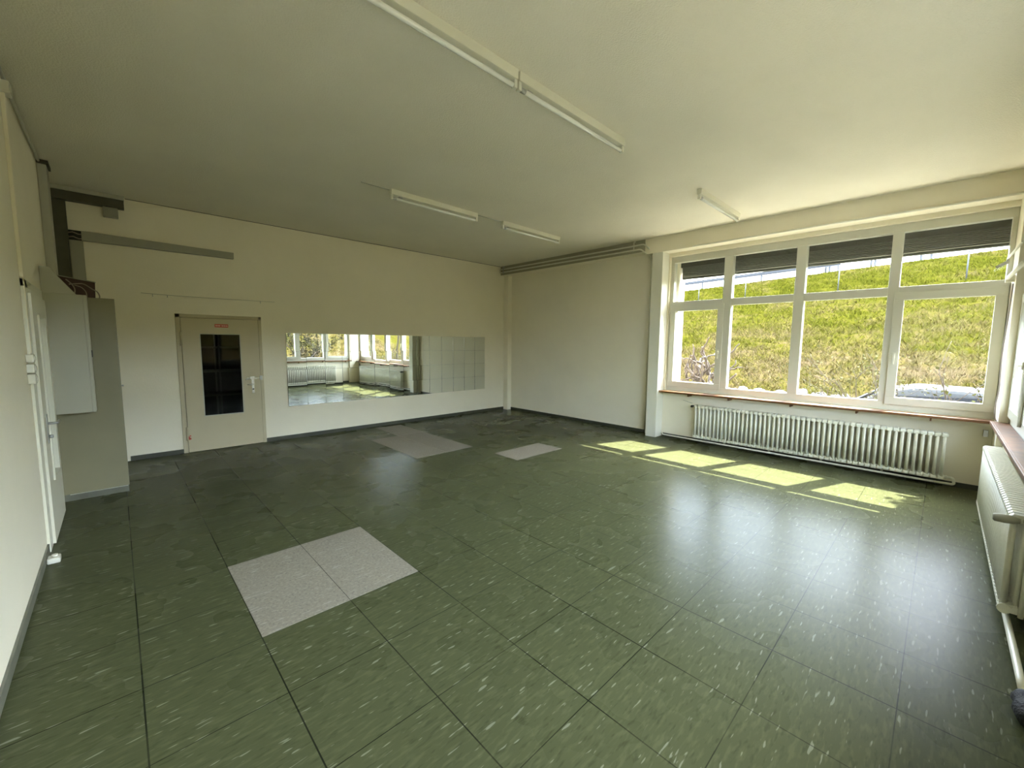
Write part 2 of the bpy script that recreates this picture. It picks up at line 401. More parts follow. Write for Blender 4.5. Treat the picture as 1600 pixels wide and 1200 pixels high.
# ---------------------------------------------------------------- mirror of square tiles
mx0, mx1, mz0, mz1 = 2.09, 6.475, .5665, 1.8185
mr = thing('wall_mirror', ((mx0+mx1)/2, YA-.0125, mz0), 'long wall mirror of square mirror tiles beside the beige door', 'mirror')
tw = (mx1-mx0)/14; th = (mz1-mz0)/4
rz0, rx0 = math.radians(1.0), math.radians(.3)
tm = MB().box((-tw/2+.0012, -.002, -th/2+.0012), (tw/2-.0012, .002, th/2-.0012)).build('mirror_tile', 'mirror', None)
tm.parent = mr
MB().box((mx0+.003, YA-.0055, mz0+.003), (mx1-.003, YA-.0005, mz1-.003)).build('backing', 'black', mr)
rng = random.Random(3)
for i in range(14):
    for j in range(4):
        o = tm if (i, j) == (0, 0) else tm.copy()
        if o is not tm: col.objects.link(o)
        o.location = (mx0+tw*(i+.5)-mr.location.x, 0, th*(j+.5))
        o.rotation_euler = (rx0+rng.gauss(0, .0012), 0, rz0+rng.gauss(0, .0015))

# ---------------------------------------------------------------- door 1 in the back wall
d1 = sroot('door_1', ((D1a+D1b)/2, YA, 0))
xf1 = lambda u, d, z: (u, YA-d, z)
f = MB(xf1); fw = .055
f.box((D1a, -.10, 0), (D1a+fw, .014, D1z)).box((D1b-fw+.01, -.10, 0), (D1b, .014, D1z)).box((D1a, -.10, D1z-.05), (D1b, .014, D1z))
f.build('frame', 'doorpaint', d1, bevel=.003)
la, lb, lz = D1a+fw+.004, D1b-fw+.006, D1z-.054
gx0, gx1, gz0, gz1 = .915, 1.435, .53, 1.785
leaf = MB(xf1)
leaf.box((la, -.022, .008), (gx0, .022, lz)).box((gx1, -.022, .008), (lb, .022, lz)).box((gx0, -.022, .008), (gx1, .022, gz0)).box((gx0, -.022, gz1), (gx1, .022, lz))
lf = leaf.build('leaf', 'doorpaint', d1)
q = MB(xf1); e = .012
q.box((gx0, .0222, gz0), (gx1, .028, gz0+e)).box((gx0, .0222, gz1-e), (gx1, .028, gz1)).box((gx0, .0222, gz0+e), (gx0+e, .028, gz1-e)).box((gx1-e, .0222, gz0+e), (gx1, .028, gz1-e))
q.build('glazing_bead', 'trunklight', lf)
MB(xf1).box((gx0+.001, -.004, gz0+.001), (gx1-.001, .004, gz1-.001)).build('dark_pane', 'smoked', lf)
q = MB(xf1).box((1.555, .0225, .835), (1.595, .028, 1.075)).build('handle_plate', 'chrome', lf, bevel=.002)
MB(xf1).tube(rbend([(1.575, .028, .985), (1.575, .075, .985), (1.485, .075, .985)], .02), .009).build('lever', 'chrome', q)
MB(xf1).tube([(1.575, .0282, .905), (1.575, .033, .905)], .011).build('keyhole', 'black', q)
hp = MB(xf1); hp.box((1.49, .0225, 1.062), (1.60, .030, 1.098)).box((1.60, .030, 1.068), (1.69, .036, 1.090)); hp.box((1.535, .030, 1.085), (1.60, .055, 1.112))
hp.build('hasp', 'chrome', lf, bevel=.002)
MB(xf1).box((1.672, .0145, 1.050), (1.712, .045, 1.115)).build('padlock_plate', 'steel', d1, bevel=.003)
MB(xf1).tube(rbend([(1.535, .05, 1.075), (1.50, .05, 1.075), (1.465, .06, 1.06)], .01), .007).build('staple', 'steel', lf)
for zz in (1.60, .19):
    MB(xf1).tube([(D1a+fw-.005, .030, zz), (D1a+fw-.005, .030, zz+.20)], .013).build('hinge', 'doorpaint', d1)
sg = MB(xf1).box((1.11, .0222, 1.882), (1.282, .026, 1.928)).build('sign', 'red', lf)
sg['label'] = 'small red sign with pale lettering'
q = MB(xf1)
for a, b in ((1.120, 1.150), (1.154, 1.182), (1.196, 1.222), (1.226, 1.246), (1.250, 1.274)): q.box((a, .0261, 1.899), (b, .0266, 1.911))
q.build('lettering', 'whitetext', sg)
q = MB(xf1); 
for k in range(5):
    a = random.uniform(-.03, .03); b = random.uniform(-.03, .03)
    q.tube([(.735+a, .0223, .235+b), (.735+a, .0228, .235+b)], random.uniform(.010, .022), n=8)
q.build('red_smear', 'redmark', lf)
# the unlit store room behind the glass
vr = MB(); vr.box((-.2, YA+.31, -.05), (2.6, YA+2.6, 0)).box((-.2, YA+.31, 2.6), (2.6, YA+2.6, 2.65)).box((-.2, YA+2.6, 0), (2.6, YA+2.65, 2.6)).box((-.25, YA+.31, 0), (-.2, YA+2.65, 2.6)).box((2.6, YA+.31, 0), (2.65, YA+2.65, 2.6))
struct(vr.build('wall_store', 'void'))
rk = thing('storage_rack', (1.3, YA+.9, 0), 'grey metal storage rack dimly seen through the dark door glass', 'rack')
for x in (.95, 1.25, 1.62, 1.9):
    for y in (YA+.7, YA+1.1): MB().box((x-.012, y-.012, 0), (x+.012, y+.012, 1.95)).build('post', 'rack', rk)
for z in (.35, .75, 1.15, 1.55):
    MB().box((.94, YA+.69, z), (1.91, YA+1.11, z+.03)).build('shelf', 'rack', rk)

# ---------------------------------------------------------------- door 2 in the left wall
d2 = sroot('door_2', (XD, (D2a+D2b)/2, 0))
xf2 = lambda u, d, z: (XD+d, u, z)
f = MB(xf2)
f.box((D2a-.13, -.0, 0), (D2a+.03, .018, D2z+.06)).box((D2a, -.12, 0), (D2a+.03, -.0005, D2z)).box((D2b-.03, -.12, 0), (D2b, .018, D2z)).box((D2a+.03, -.12, D2z-.03), (D2b-.03, .018, D2z)).box((D2a-.13, 0, D2z), (D2b, .018, D2z+.06))
f.build('frame', 'white', d2, bevel=.003)
g0, g1, h0, h1 = 5.20, 5.58, .50, 1.86
l2 = MB(xf2); a, b = D2a+.033, D2b-.033
l2.box((a, -.01, .01), (g0, .034, 2.035)).box((g1, -.01, .01), (b, .034, 2.035)).box((g0, -.01, .01), (g1, .034, h0)).box((g0, -.01, h1), (g1, .034, 2.035))
l2 = l2.build('leaf', 'white', d2)
q = MB(xf2); q.box((g0-.02, .0345, h0-.02), (g0, .046, h1+.02)).box((g1, .0345, h0-.02), (g1+.02, .046, h1+.02)).box((g0, .0345, h0-.02), (g1, .046, h0)).box((g0, .0345, h1), (g1, .046, h1+.02))
q.build('glazing_bead', 'white', l2)
mfr = mat('frosted_panel', (.42, .42, .37), .25)
MB(xf2).box((g0+.001, .004, h0+.001), (g1-.001, .012, h1-.001)).build('frosted_pane', mfr, l2)
q = MB(xf2).box((5.06, .0345, .82), (5.10, .042, 1.06)).build('handle_plate', 'steel', l2, bevel=.002)
MB(xf2).tube(rbend([(5.08, .042, .985), (5.08, .095, .985), (5.20, .095, .985)], .02), .010).build('lever', 'steel', q)
MB(xf2).tube([(5.08, .042, .875), (5.08, .066, .875)], .013).build('lock_cylinder', 'steel', q)
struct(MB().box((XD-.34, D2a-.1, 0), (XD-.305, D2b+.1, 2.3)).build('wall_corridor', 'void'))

# switches on the left wall, conduits
for k, (z, h_, nm) in enumerate(((1.345, .075, 'lowest'), (1.428, .065, 'middle'), (1.505, .060, 'topmost'))):
    t = thing('light_switch', (XD, 4.70, z), 'small white surface switch beside the white door, %s of three' % nm, 'switch', 'switches by the white door')
    MB().box((XD, 4.655, z), (XD+.042, 4.735, z+h_)).build('housing', 'plastic', t, bevel=.006)
    MB().box((XD+.0425, 4.675, z+.015), (XD+.048, 4.715, z+h_-.015)).build('rocker', 'plastic', t, bevel=.002)
tag(MB().box((XD, 4.775, 1.57), (XD+.022, 4.805, 3.50)).build('cable_duct', 'wall', bevel=.003, loc=(XD, 4.79, 1.57)), 'slim white cable duct rising up the left wall above the switches', 'cable duct')
pts = [(XD+.02, y, 3.525+.008*math.sin(y*3)) for y in np.linspace(3.0, 6.68, 14)]
tag(MB().tube(pts, .013, 8).build('ceiling_cable', 'trunklight', loc=(XD, 4.8, 3.5)), 'painted cable running along the top of the left wall', 'cable')
t = thing('junction_box', (XD+.03, 4.80, 3.46), 'small white junction box high on the left wall under the ceiling', 'junction box')
MB().box((XD, 4.75, 3.425), (XD+.05, 4.86, 3.505)).build('box', 'plastic', t, bevel=.004)
MB().box((XD+.0505, 4.77, 3.437), (XD+.055, 4.84, 3.493)).build('lid', 'white', t)
t = thing('power_socket', (XD+.05, 4.53, 0), 'small white plastic adapter lying on the floor at the foot of the left wall', 'adapter')
MB().box((XD+.015, 4.50, .0), (XD+.085, 4.585, .042)).build('body', 'plastic', t, bevel=.008)
MB().tube([(XD+.055, 4.548, .0425), (XD+.055, 4.548, .056)], .017, 14).build('knob', 'plastic', t)

# ---------------------------------------------------------------- corner with ducts and cabinets
t = thing('cabinet', (-.23, 6.40, 0), 'tall drab olive cabinet in the left corner on a grey plinth', 'cabinet')
MB().box((XD+.002, 6.172, .072), (.022, 6.70, 2.112)).build('body', 'cab', t, bevel=.003)
MB().box((XD+.002, 6.178, .0), (.016, 6.69, .0715)).build('plinth', 'plinth', t)
MB().box((XD+.05, 6.164, .066), (.010, 6.1775, .0705)).build('plinth_edge', 'trunklight', t)
MB().tube([(.0225, 6.20, 1.18), (.040, 6.20, 1.18)], .008, rs=[.006, .011]).build('knob', 'steel', t)
t = thing('wall_cabinet', (-.33, 6.08, .935), 'pale grey wall cabinet hung in front of the olive cabinet', 'cabinet')
MB().box((XD+.002, 6.002, .937), (-.205, 6.168, 2.122)).build('body', 'cabwhite', t, bevel=.003)
MB().box((-.2045, 6.004, .937), (-.180, 6.168, 2.122)).build('door_edge', 'cabwhite', t, bevel=.003)
MB().box((-.1795, 6.02, 1.50), (-.172, 6.05, 1.57)).build('latch', 'black', t, bevel=.002)
tag(MB().prism([(XD+.002, 6.01, 2.1235), (-.25, 6.01, 2.1235), (-.395, 6.01, 2.335), (-.41, 6.01, 2.372), (XD+.002, 6.01, 2.372)], 0, (0, .13, 0)).build('duct_cover', 'trunklight', loc=(-.4, 6.07, 2.1235), bevel=.002),
    'light grey cover with a slanted edge on top of the pale wall cabinet', 'duct cover')
t = thing('ventilation_duct', (-.45, 6.85, 2.12), 'narrow light grey duct rising to the ceiling in the left corner', 'duct')
MB().box((XD+.002, 6.72, 2.12), (-.412, 6.95, 3.515)).build('duct', 'trunklight', t, bevel=.003)
MB().box((XD+.002, 6.70, 3.516), (-.395, 6.97, 3.552)).build('collar', 'darktrunk', t)
tag(MB().box((-.480, 7.66, 2.20), (-.340, YA-.001, 3.389)).build('wiring_duct', 'darktrunk', loc=(-.41, 7.7, 2.20)), 'dark brown vertical cable trunk in the left corner of the back wall', 'cable trunk')
t = thing('wiring_duct', (-.13, 7.69, 3.39), 'dark horizontal trunk with a pale top strip at the ceiling in the left corner', 'cable trunk')
MB().box((-.466, 7.62, 3.395), (.195, YA-.001, 3.500)).build('channel', 'darktrunk', t)
MB().box((-.470, 7.60, 3.5005), (.199, YA-.001, 3.550)).build('top_strip', 'trunklight', t)
tag(MB().box((-.01, 7.65, 3.268), (.135, YA-.001, 3.3945)).build('junction_box', 'trunk', bevel=.006, loc=(.06, 7.69, 3.268)), 'small grey box under the dark trunk near the ceiling', 'junction box')
tag(MB().box((-.335, 7.69, 2.20), (-.215, YA-.001, 2.925)).build('wiring_duct', 'trunk', bevel=.003, loc=(-.27, 7.7, 2.20)), 'grey vertical cable trunk right of the dark brown one, behind the olive cabinet', 'cable trunk')
# long grey trunk, very slightly sloping
tag(MB().prism([(-.225, 7.66, 2.928), (1.40, 7.66, 2.930), (1.40, 7.66, 3.022), (-.225, 7.66, 3.045)], 0, (0, YA-.001-7.66, 0)).build('wiring_duct', 'trunk', bevel=.003, loc=(.6, 7.69, 2.928)), 'long grey horizontal cable trunk on the back wall above the beige door', 'cable trunk')
t = thing('loose_wires', (-.28, 7.70, 2.97), 'loose grey wires in the gap at the left end of the long grey trunk', 'wires')
for z, c in ((2.955, 'cable'), (2.985, 'blackcable'), (3.01, 'cable')):
    MB().tube([(-.345, 7.69, z), (-.30, 7.685, z+.012), (-.25, 7.69, z-.008), (-.20, 7.69, z)], .007, 8).build('wire', c, t)
MB().box((-.339, 7.713, 2.93), (-.226, YA-.001, 3.05)).build('backing', 'black', t)
# maroon board with cables on the cabinet
t = thing('equipment_box', (-.21, 6.45, 2.114), 'dark maroon box standing on the olive cabinet', 'box')
MB().prism([(-.40, 6.40, 2.114), (-.125, 6.40, 2.114), (-.118, 6.40, 2.290), (-.40, 6.40, 2.335)], 0, (0, .10, 0)).build('body', 'maroon', t, bevel=.003)
MB().prism([(-.40, 6.395, 2.3355), (-.118, 6.395, 2.2905), (-.112, 6.395, 2.298), (-.40, 6.395, 2.343)], 0, (0, .11, 0)).build('lid_edge', 'trunk', t)
def cable(pts, r, m, label, nm='loose_cable'):
    P = [Vector(p) for p in pts]; out = []
    for i in range(len(P)-1):
        p0, p1, p2, p3 = P[max(i-1, 0)], P[i], P[i+1], P[min(i+2, len(P)-1)]
        for k in range(6):
            u = k/6; out.append(.5*((2*p1)+(p2-p0)*u+(2*p0-5*p1+4*p2-p3)*u*u+(3*p1-p0-3*p2+p3)*u**3))
    out.append(P[-1])
    return tag(MB().tube(out, r, 8).build(nm, m, loc=P[0]), label, 'cable', 'loose cables over the maroon box')
cable([(-.33, 6.37, 2.30), (-.29, 6.36, 2.255), (-.27, 6.35, 2.20), (-.275, 6.33, 2.135), (-.255, 6.30, 2.122)], .0055, 'cable', 'grey cable hanging down the left of the maroon box')
cable([(-.31, 6.36, 2.25), (-.25, 6.36, 2.262), (-.20, 6.36, 2.262), (-.14, 6.36, 2.215), (-.105, 6.36, 2.19), (-.09, 6.36, 2.15), (-.092, 6.35, 2.119)], .0055, 'cable', 'grey cable arching across the maroon box to its right side')
cable([(-.27, 6.35, 2.245), (-.22, 6.355, 2.225), (-.19, 6.35, 2.18), (-.185, 6.33, 2.12)], .0045, 'cable', 'thin grey cable curling down the middle of the maroon box')
tag(MB().tube([(-.265, 6.26, 2.124), (-.20, 6.25, 2.124)], .009, 10).build('metal_pin', 'chrome', loc=(-.23, 6.25, 2.115)), 'short shiny metal rod lying before the maroon box', 'rod')

# faint stain line over the beige door, modelled as a thin wire
t = thing('stain_line', (1.12, YA-.012, 2.30), 'faint stain line above the beige door, modelled as a thin wire with hooks', 'wire')
MB().tube([(.30, YA-.010, 2.325), (.6, YA-.010, 2.318), (1.2, YA-.010, 2.316), (1.95, YA-.010, 2.322)], .0028, 6).build('wire', 'trunk', t)
for x in (.42, .58, 1.74): MB().tube([(x, YA-.001, 2.318), (x, YA-.016, 2.318), (x, YA-.016, 2.285)], .004, 6).build('hook', 'steel', t)
for (x, z) in ((.79, 2.52), (4.9, .95)):
    pass

# ---------------------------------------------------------------- ceiling lamps
def lamp(loc):
    t = thing('fluorescent_lamp', loc, '', 'ceiling lamp', 'bare fluorescent tube lamps')
    x, y, z = loc; L = 1.36
    MB().prism([(x, y-.030, z), (x, y+.030, z), (x, y+.026, z-.062), (x, y-.026, z-.062)], 0, (L, 0, 0)).build('housing', 'white', t, bevel=.003)
    MB().tube([(x+.03, y, z-.100), (x+L-.03, y, z-.100)], .0165, 14).build('tube', 'tube', t)
    for a, b in ((0., .028), (L-.028, L)):
        MB().prism([(x+a, y-.018, z-.0625), (x+a, y+.018, z-.0625), (x+a, y+.018, z-.118), (x+a, y-.018, z-.118)], 0, (b-a, 0, 0)).build('lamp_holder', 'plastic', t, bevel=.004)
    MB().tube([(x+.0285, y, z-.100), (x+.075, y, z-.100)], .0172, 14).build('tube_cap', 'steel', t)
    MB().tube([(x+.12, y+.018, z-.0625), (x+.17, y+.018, z-.0625)], .008, 10).build('starter', 'steel', t)
    for u in (.3, .62, .85, 1.1): MB().tube([(x+u, y+.0285, z-.045), (x+u, y+.0305, z-.045)], .004, 6).build('screw', 'black', t)
    return t
L0 = lamp((.76, 2.20, ZC-.001)); L0['label'] = 'white fluorescent tube lamp at the top centre of the ceiling, nearest the camera'
for loc, lb_ in (((2.135, 2.20, ZC-.001), 'white fluorescent tube lamp in mid ceiling, butted end to end with the nearest one'),
                ((5.20, 2.19, ZC-.001), 'short-looking white fluorescent tube lamp on the ceiling close to the big window'),
                ((2.56, 4.86, ZC-.001), 'white fluorescent tube lamp in the far row, left of the pair'),
                ((4.42, 4.86, ZC-.001), 'white fluorescent tube lamp in the far row, right of the pair')):
    c = copy_tree(L0, None, loc); c['label'] = lb_
tag(MB().tube([(3.92, 4.885, ZC-.010), (4.42, 4.885, ZC-.010)], .008, 8).build('lamp_cable', 'trunklight', loc=(4.1, 4.885, ZC)), 'thin cable on the ceiling linking the two far lamps', 'cable')
tag(MB().tube([(2.2, 4.885, ZC-.008), (2.56, 4.885, ZC-.008)], .006, 8).build('lamp_cable', 'trunklight', loc=(2.4, 4.885, ZC)), 'thin cable stub on the ceiling left of the far pair of lamps', 'cable')

# ---------------------------------------------------------------- pipes
def pipes(pts, r, nm, label, m='white', cat='pipe', group=None, R=.05):
    return tag(MB().tube(rbend(pts, R), r, 12).build(nm, m, loc=pts[0]), label, cat, group)
pipes([(6.965, YA-.005, 3.475), (6.965, 3.87, 3.468), (6.965, 3.79, 3.40), (7.09, 3.775, 3.345), (7.12, 3.775, 3.25), (7.12, 3.775, .02)], .014, 'heating_pipe', 'upper white heating pipe along the beam left of the pillar', group='heating pipes')
pipes([(6.965, YA-.005, 3.405), (6.965, 3.93, 3.392), (6.965, 3.85, 3.32), (7.10, 3.82, 3.29), (7.17, 3.815, 3.20), (7.17, 3.815, .02)], .014, 'heating_pipe', 'lower white heating pipe along the beam left of the pillar', group='heating pipes')
t = thing('pipe_bracket', (6.97, 4.06, 3.45), 'thin vertical bracket holding the two pipes on the beam', 'bracket')
MB().box((6.940, 4.053, 3.37), (6.946, 4.067, 3.552)).build('strap', 'white', t)
MB().box((6.9465, 4.053, 3.536), (6.999, 4.067, 3.552)).build('foot', 'white', t)
t = thing('pipe_bracket', (6.97, 7.55, 3.45), 'small dark bracket holding the two pipes in the far corner', 'bracket')
MB().box((6.940, 7.57, 3.37), (6.946, 7.60, 3.54)).build('strap', 'steel', t)
MB().box((6.9465, 7.57, 3.52), (6.999, 7.60, 3.54)).build('foot', 'steel', t)
tag(MB().tube([(6.985, 3.00, 3.300), (6.985, YC+.003, 3.300)], .0135, 10).build('conduit', 'trim', loc=(6.985, 1.2, 3.3)), 'thin white conduit along the lower edge of the beam over the window', 'conduit')

# ---------------------------------------------------------------- radiators
def section(parent, loc, w, zlo, zhi, depth, axis):
    """one cast column section; local u along the radiator, v across it (0 = front, + = to the wall)"""
    if axis == 'y': xf = lambda u, v, z: (loc[0]+v, loc[1]+u, z)
    else: xf = lambda u, v, z: (loc[0]+u, loc[1]-v, z)
    q = MB(xf); tw_ = .34*w
    for v in (.018, depth/2, depth-.018):
        rw = tw_ if v < .02 else .22*w
        q.tube([(0, v, zlo+.035), (0, v, zhi-.03)], .01, 8, rs=[(rw, .0135)]*2)
    n = 8
    def slab(z0, z1, ww):       # rounded head/foot across the depth
        prof = [(0, z0+.008), (.012, z0), (depth-.012, z0), (depth, z0+.008), (depth, z1-.014), (depth-.016, z1), (.016, z1), (0, z1-.014)]
        q.prism([(-ww/2, v, z) for v, z in prof], 0, (ww, 0, 0))
    slab(zlo, zlo+.05, w*.66); slab(zhi-.048, zhi, w*.66)
    for zz in (zlo+.026, zhi-.026):
        q.tube([(-w/2, depth/2, zz), (w/2, depth/2, zz)], .021, 10)
        q.tube([(-w/2, .022, zz), (w/2, .022, zz)], .013, 8)
    return q
# right wall radiator
nB = 49; y0, y1 = -.085, 2.845; pB = (y1-y0)/(nB-1)
rB = thing('radiator', (7.11, 1.38, .1), 'long white column radiator under the four-part window', 'radiator')
s0 = section(rB, (7.045, y0, 0), pB, .102, .662, .135, 'y').build('section', 'radiator', rB)
for k in range(1, nB):
    c = s0.copy(); col.objects.link(c); c.location = (0, pB*k, 0)
q = MB(); q.tube(rbend([(7.112, y1+.030, .640), (7.112, y1+.09, .640), (7.112, y1+.09, .640)], .01), .011, 10)
v = q.build('valve', 'black', rB)
MB().tube([(7.112, y1+.055, .64), (7.06, y1+.055, .64), (7.02, y1+.055, .64)], .02, 12, rs=[.016, .022, .019]).build('valve_knob', 'black', v)
MB().tube(rbend([(7.112, y0-.030, .130), (7.112, y0-.09, .130), (7.08, y0-.105, .128), (7.08, y0-.12, .06), (7.08, y0+.05, .058)], .035), .014, 12).build('return_bend', 'white', rB)
MB().tube([(7.112, y0-.03, .130), (7.112, y0-.055, .130)], .022, 10).build('union_nut', 'white', rB)
for yy in (.45, 1.1, 1.75, 2.4):
    MB().box((7.17, yy-.012, .055), (XB-.001, yy+.012, .115)).build('wall_foot', 'white', rB)
pipes([(7.08, y0+.051, .058), (7.08, 3.42, .062), (7.16, 3.47, .062), (7.20, 3.495, .062)], .013, 'heating_pipe', 'white heating pipe running low beneath the radiator of the four-part window', group='heating pipes')
tag(MB().tube([(XB-.004, 3.14, .70), (XB-.004, 2.98, .665)], .004, 6).build('capillary_wire', 'trunk', loc=(XB, 3.05, .68)), 'thin grey wire on the wall left of the radiator valve', 'wire')
t = thing('wall_bracket', (7.225, -.445, .68), 'small grey metal bracket on the wall under the window corner', 'bracket')
MB().box((7.195, -.425, .655), (XB-.001, -.385, .735)).build('plate', 'steel', t, bevel=.002)
MB().box((7.165, -.420, .725), (7.1945, -.390, .733)).build('lip', 'steel', t)

# front wall radiator beside the camera
nC = 42; x0, x1 = 3.80, 6.25; pC = (x1-x0)/(nC-1)
rC = thing('radiator', (5.0, -.40, .1), 'white column radiator at the right picture edge with a knob at its near end', 'radiator')
s0 = section(rC, (x0, -.345, 0), pC, .095, .700, .135, 'x').build('section', 'radiator', rC)
for k in range(1, nC):
    c = s0.copy(); col.objects.link(c); c.location = (pC*k, 0, 0)
MB().tube([(x0-.029, -.367, .121), (x0-.040, -.367, .121)], .030, 16).build('plug', 'radiator', rC)
MB().tube([(x0-.029, -.412, .674), (x0-.07, -.412, .674)], .017, 12).build('valve', 'chrome', rC)
kn = MB(); kn.tube([(x0-.05, -.385, .674), (x0-.05, -.355, .674), (x0-.05, -.325, .672), (x0-.05, -.285, .670), (x0-.05, -.278, .670)], .02, 14, rs=[.014, .024, .026, .023, .016])
kn.build('thermostat_knob', 'trunk', rC, bevel=.001)
MB().tube([(x0-.06, -.43, .674), (x0-.06, -.43, .10)], .012, 10).build('feed_pipe', 'white', rC)
for xx in (4.3, 5.0, 5.7): MB().box((xx-.012, -.508, .05), (xx+.012, -.47, .12)).build('wall_foot', 'white', rC)
pipes([(6.2, -.385, .055), (3.2, -.385, .055), (2.94, -.385, .050)], .016, 'heating_pipe', 'thick white heating pipe on the floor at the right picture edge', group='heating pipes')
bl = MB(); bl.tube([(2.99, -.385, .052), (2.95, -.385, .052), (2.92, -.385, .050), (2.87, -.385, .05), (2.80, -.39, .045), (2.77, -.39, .045)], .05, 12, rs=[.03, .046, .038, .048, .040, .02])
tag(bl.build('pipe_valve', 'rubber', loc=(2.87, -.385, .002)), 'blackened lumpy pipe fitting on the floor at the bottom right edge', 'pipe fitting')

# window opener rods by the corner
t = thing('window_opener', (6.85, -.41, 2.42), 'white window opener rods and lever in the right window corner', 'window opener')
MB().tube([(7.10, -.405, 2.655), (5.80, -.405, 2.61)], .010, 8).build('rod', 'white', t)
MB().tube([(6.90, -.41, 2.42), (5.50, -.41, 2.40)], .019, 10).build('arm', 'white', t)
MB().prism([(7.225, -.425, 2.615), (7.225, -.335, 2.565), (7.225, -.325, 2.59), (7.225, -.425, 2.66)], 0, (-.02, 0, 0)).build('lever', 'steel', t)
MB().tube([(7.205, -.405, 2.64), (7.10, -.405, 2.655)], .008, 8).build('link', 'steel', t)
MB().box((6.92, YC+.0005, 2.38), (6.98, -.395, 2.45)).build('mount', 'white', t)
pts = [(6.83, -.445, 2.35), (6.83, -.44, 2.0), (6.825, -.43, 1.6), (6.83, -.44, 1.25), (6.84, -.43, 1.08), (6.85, -.435, .93), (6.86, -.45, .888)]
cable(pts, .006, 'cable', 'grey cord hanging down beside the corner window frame', 'hanging_cord')
del D.objects['hanging_cord']['group']

# ---------------------------------------------------------------- outdoors
def terr(x, y):
    cz = 6.08-.045*y                       # crest height
    s1 = np.clip((x-11.0)/18.5, 0, 1)*(cz+.55)
    s2 = np.clip((-5.0-y)*.34, 0, 6.0)
    z = -.55 + np.maximum(s1, s2) + .25*np.minimum(s1, s2)*0
    return z
xs = np.concatenate([np.linspace(-12, 11, 24), np.linspace(11.3, 29.5, 70), np.linspace(30.5, 60, 8)])
ys = np.concatenate([np.linspace(-40, -5.2, 60), np.linspace(-4.6, 22, 90), np.linspace(25, 40, 4)])
X, Y = np.meshgrid(xs, ys, indexing='ij'); Z = terr(X, Y)
rg = np.random.default_rng(5)
bumpy = (X > 11) | (Y < -5)
Z = Z + np.where(bumpy & (X < 29), rg.normal(0, .035, Z.shape), 0)
q = MB(); q.v = [tuple(p) for p in np.stack([X, Y, Z], -1).reshape(-1, 3)]
ny = len(ys)
q.f = [(i*ny+j, (i+1)*ny+j, (i+1)*ny+j+1, i*ny+j+1) for i in range(len(xs)-1) for j in range(ny-1)]
# leave out the ground under the building
def inb(fc):
    c = np.mean([q.v[k] for k in fc], 0); return c[0] < 6.5 and c[1] > .5
q.f = [fc for fc in q.f if not inb(fc)]
g = q.build('hillside', 'soil'); g['kind'] = 'structure'
struct(MB().box((XD-.35, YO+.002, -.6), (XO-.002, YA+.3, -.21)).build('wall_foundation', 'outer'))
struct(MB().box((XO+.01, -4.9, -.60), (11.6, 22, -.535)).build('floor_parking', 'asphalt'))  # dark paving added to cut light bounced up to the ceiling
struct(MB().box((-8, -4.9, -.60), (XO+.009, YO-.01, -.535)).build('floor_path', 'asphalt'))  # more dark paving added on the front side to cut bounced light
# grass tufts
def tufts(n, xr, yr, rgen):
    x = rgen.uniform(*xr, n); y = rgen.uniform(*yr, n); z = terr(x, y)
    a = rgen.uniform(0, np.pi, n); h = rgen.uniform(.05, .16, n); wd = rgen.uniform(.010, .03, n); lx, ly = rgen.normal(0, .07, n), rgen.normal(0, .09, n)
    dx, dy = np.cos(a)*wd, np.sin(a)*wd
    V = np.stack([np.stack([x-dx, y-dy, z-.03], -1), np.stack([x+dx, y+dy, z-.03], -1), np.stack([x+lx, y+ly, z+h], -1)], 1)
    return V.reshape(-1, 3)
V = np.concatenate([tufts(52000, (11.2, 20), (-5, 11), rg), tufts(42000, (20, 29.4), (-5, 16), rg), tufts(22000, (2, 14), (-16, -5.2), rg)])
me = D.meshes.new('grass'); nv = len(V)
me.vertices.add(nv); me.vertices.foreach_set('co', V.ravel()); me.loops.add(nv); me.loops.foreach_set('vertex_index', np.arange(nv))
me.polygons.add(nv//3); me.polygons.foreach_set('loop_start', np.arange(0, nv, 3)); me.update(calc_edges=True); me.materials.append(M['grass'])
go = D.objects.new('grass', me); col.objects.link(go); tag(go, 'yellow-green grass and straw covering the hillside outside the windows', 'grass'); go['kind'] = 'stuff'

# guard rail along the crest, fence posts on the slope
XR = 29.7
t = thing('guard_rail', (XR, 6, 6.0), 'grey road guard rail along the crest of the hill', 'guard rail')
q = MB()
ya, yb = 4.6, 15.5
za, zb_ = 1.68+.1505*XR+.02, 1.68+.1465*XR
q.prism([(XR, 4.4, 6.22), (XR+.03, 4.4, 6.27), (XR, 4.4, 6.32), (XR+.03, 4.4, 6.37), (XR, 4.4, 6.43), (XR+.06, 4.4, 6.43), (XR+.09, 4.4, 6.32), (XR+.06, 4.4, 6.22)], 0, (0, 11.5, -.40))
q.build('beam', 'railmetal', t)
for yy in (12.0, 8.35, 4.9):
    MB().box((XR+.06, yy-.05, float(terr(29.5, yy))-.1), (XR+.14, yy+.05, 6.42-.035*(yy-4.4))).build('post', 'railmetal', t)
for k, r_y in enumerate((.2214, .1702, .1038, .0985, .0395, .0272)):
    yy = 30.2*r_y
    if k == 0: continue
    tag(MB().box((30.17, yy-.05, 5.6), (30.23, yy+.05, 7.3)).build('roadside_post', 'railmetal', loc=(30.2, yy, 5.6)),
        ['', 'grey roadside post on the crest seen at the left of the third upper pane', 'left post of the close pair on the crest in the third upper pane', 'right post of the close pair on the crest in the third upper pane', 'left thin roadside post on the crest in the rightmost upper pane', 'right thin roadside post on the crest in the rightmost upper pane'][k], 'post', 'posts along the road on the crest')
t = thing('control_cabinet', (32, 5.1, 6.0), 'small grey box beside the road on the crest of the hill', 'utility box')
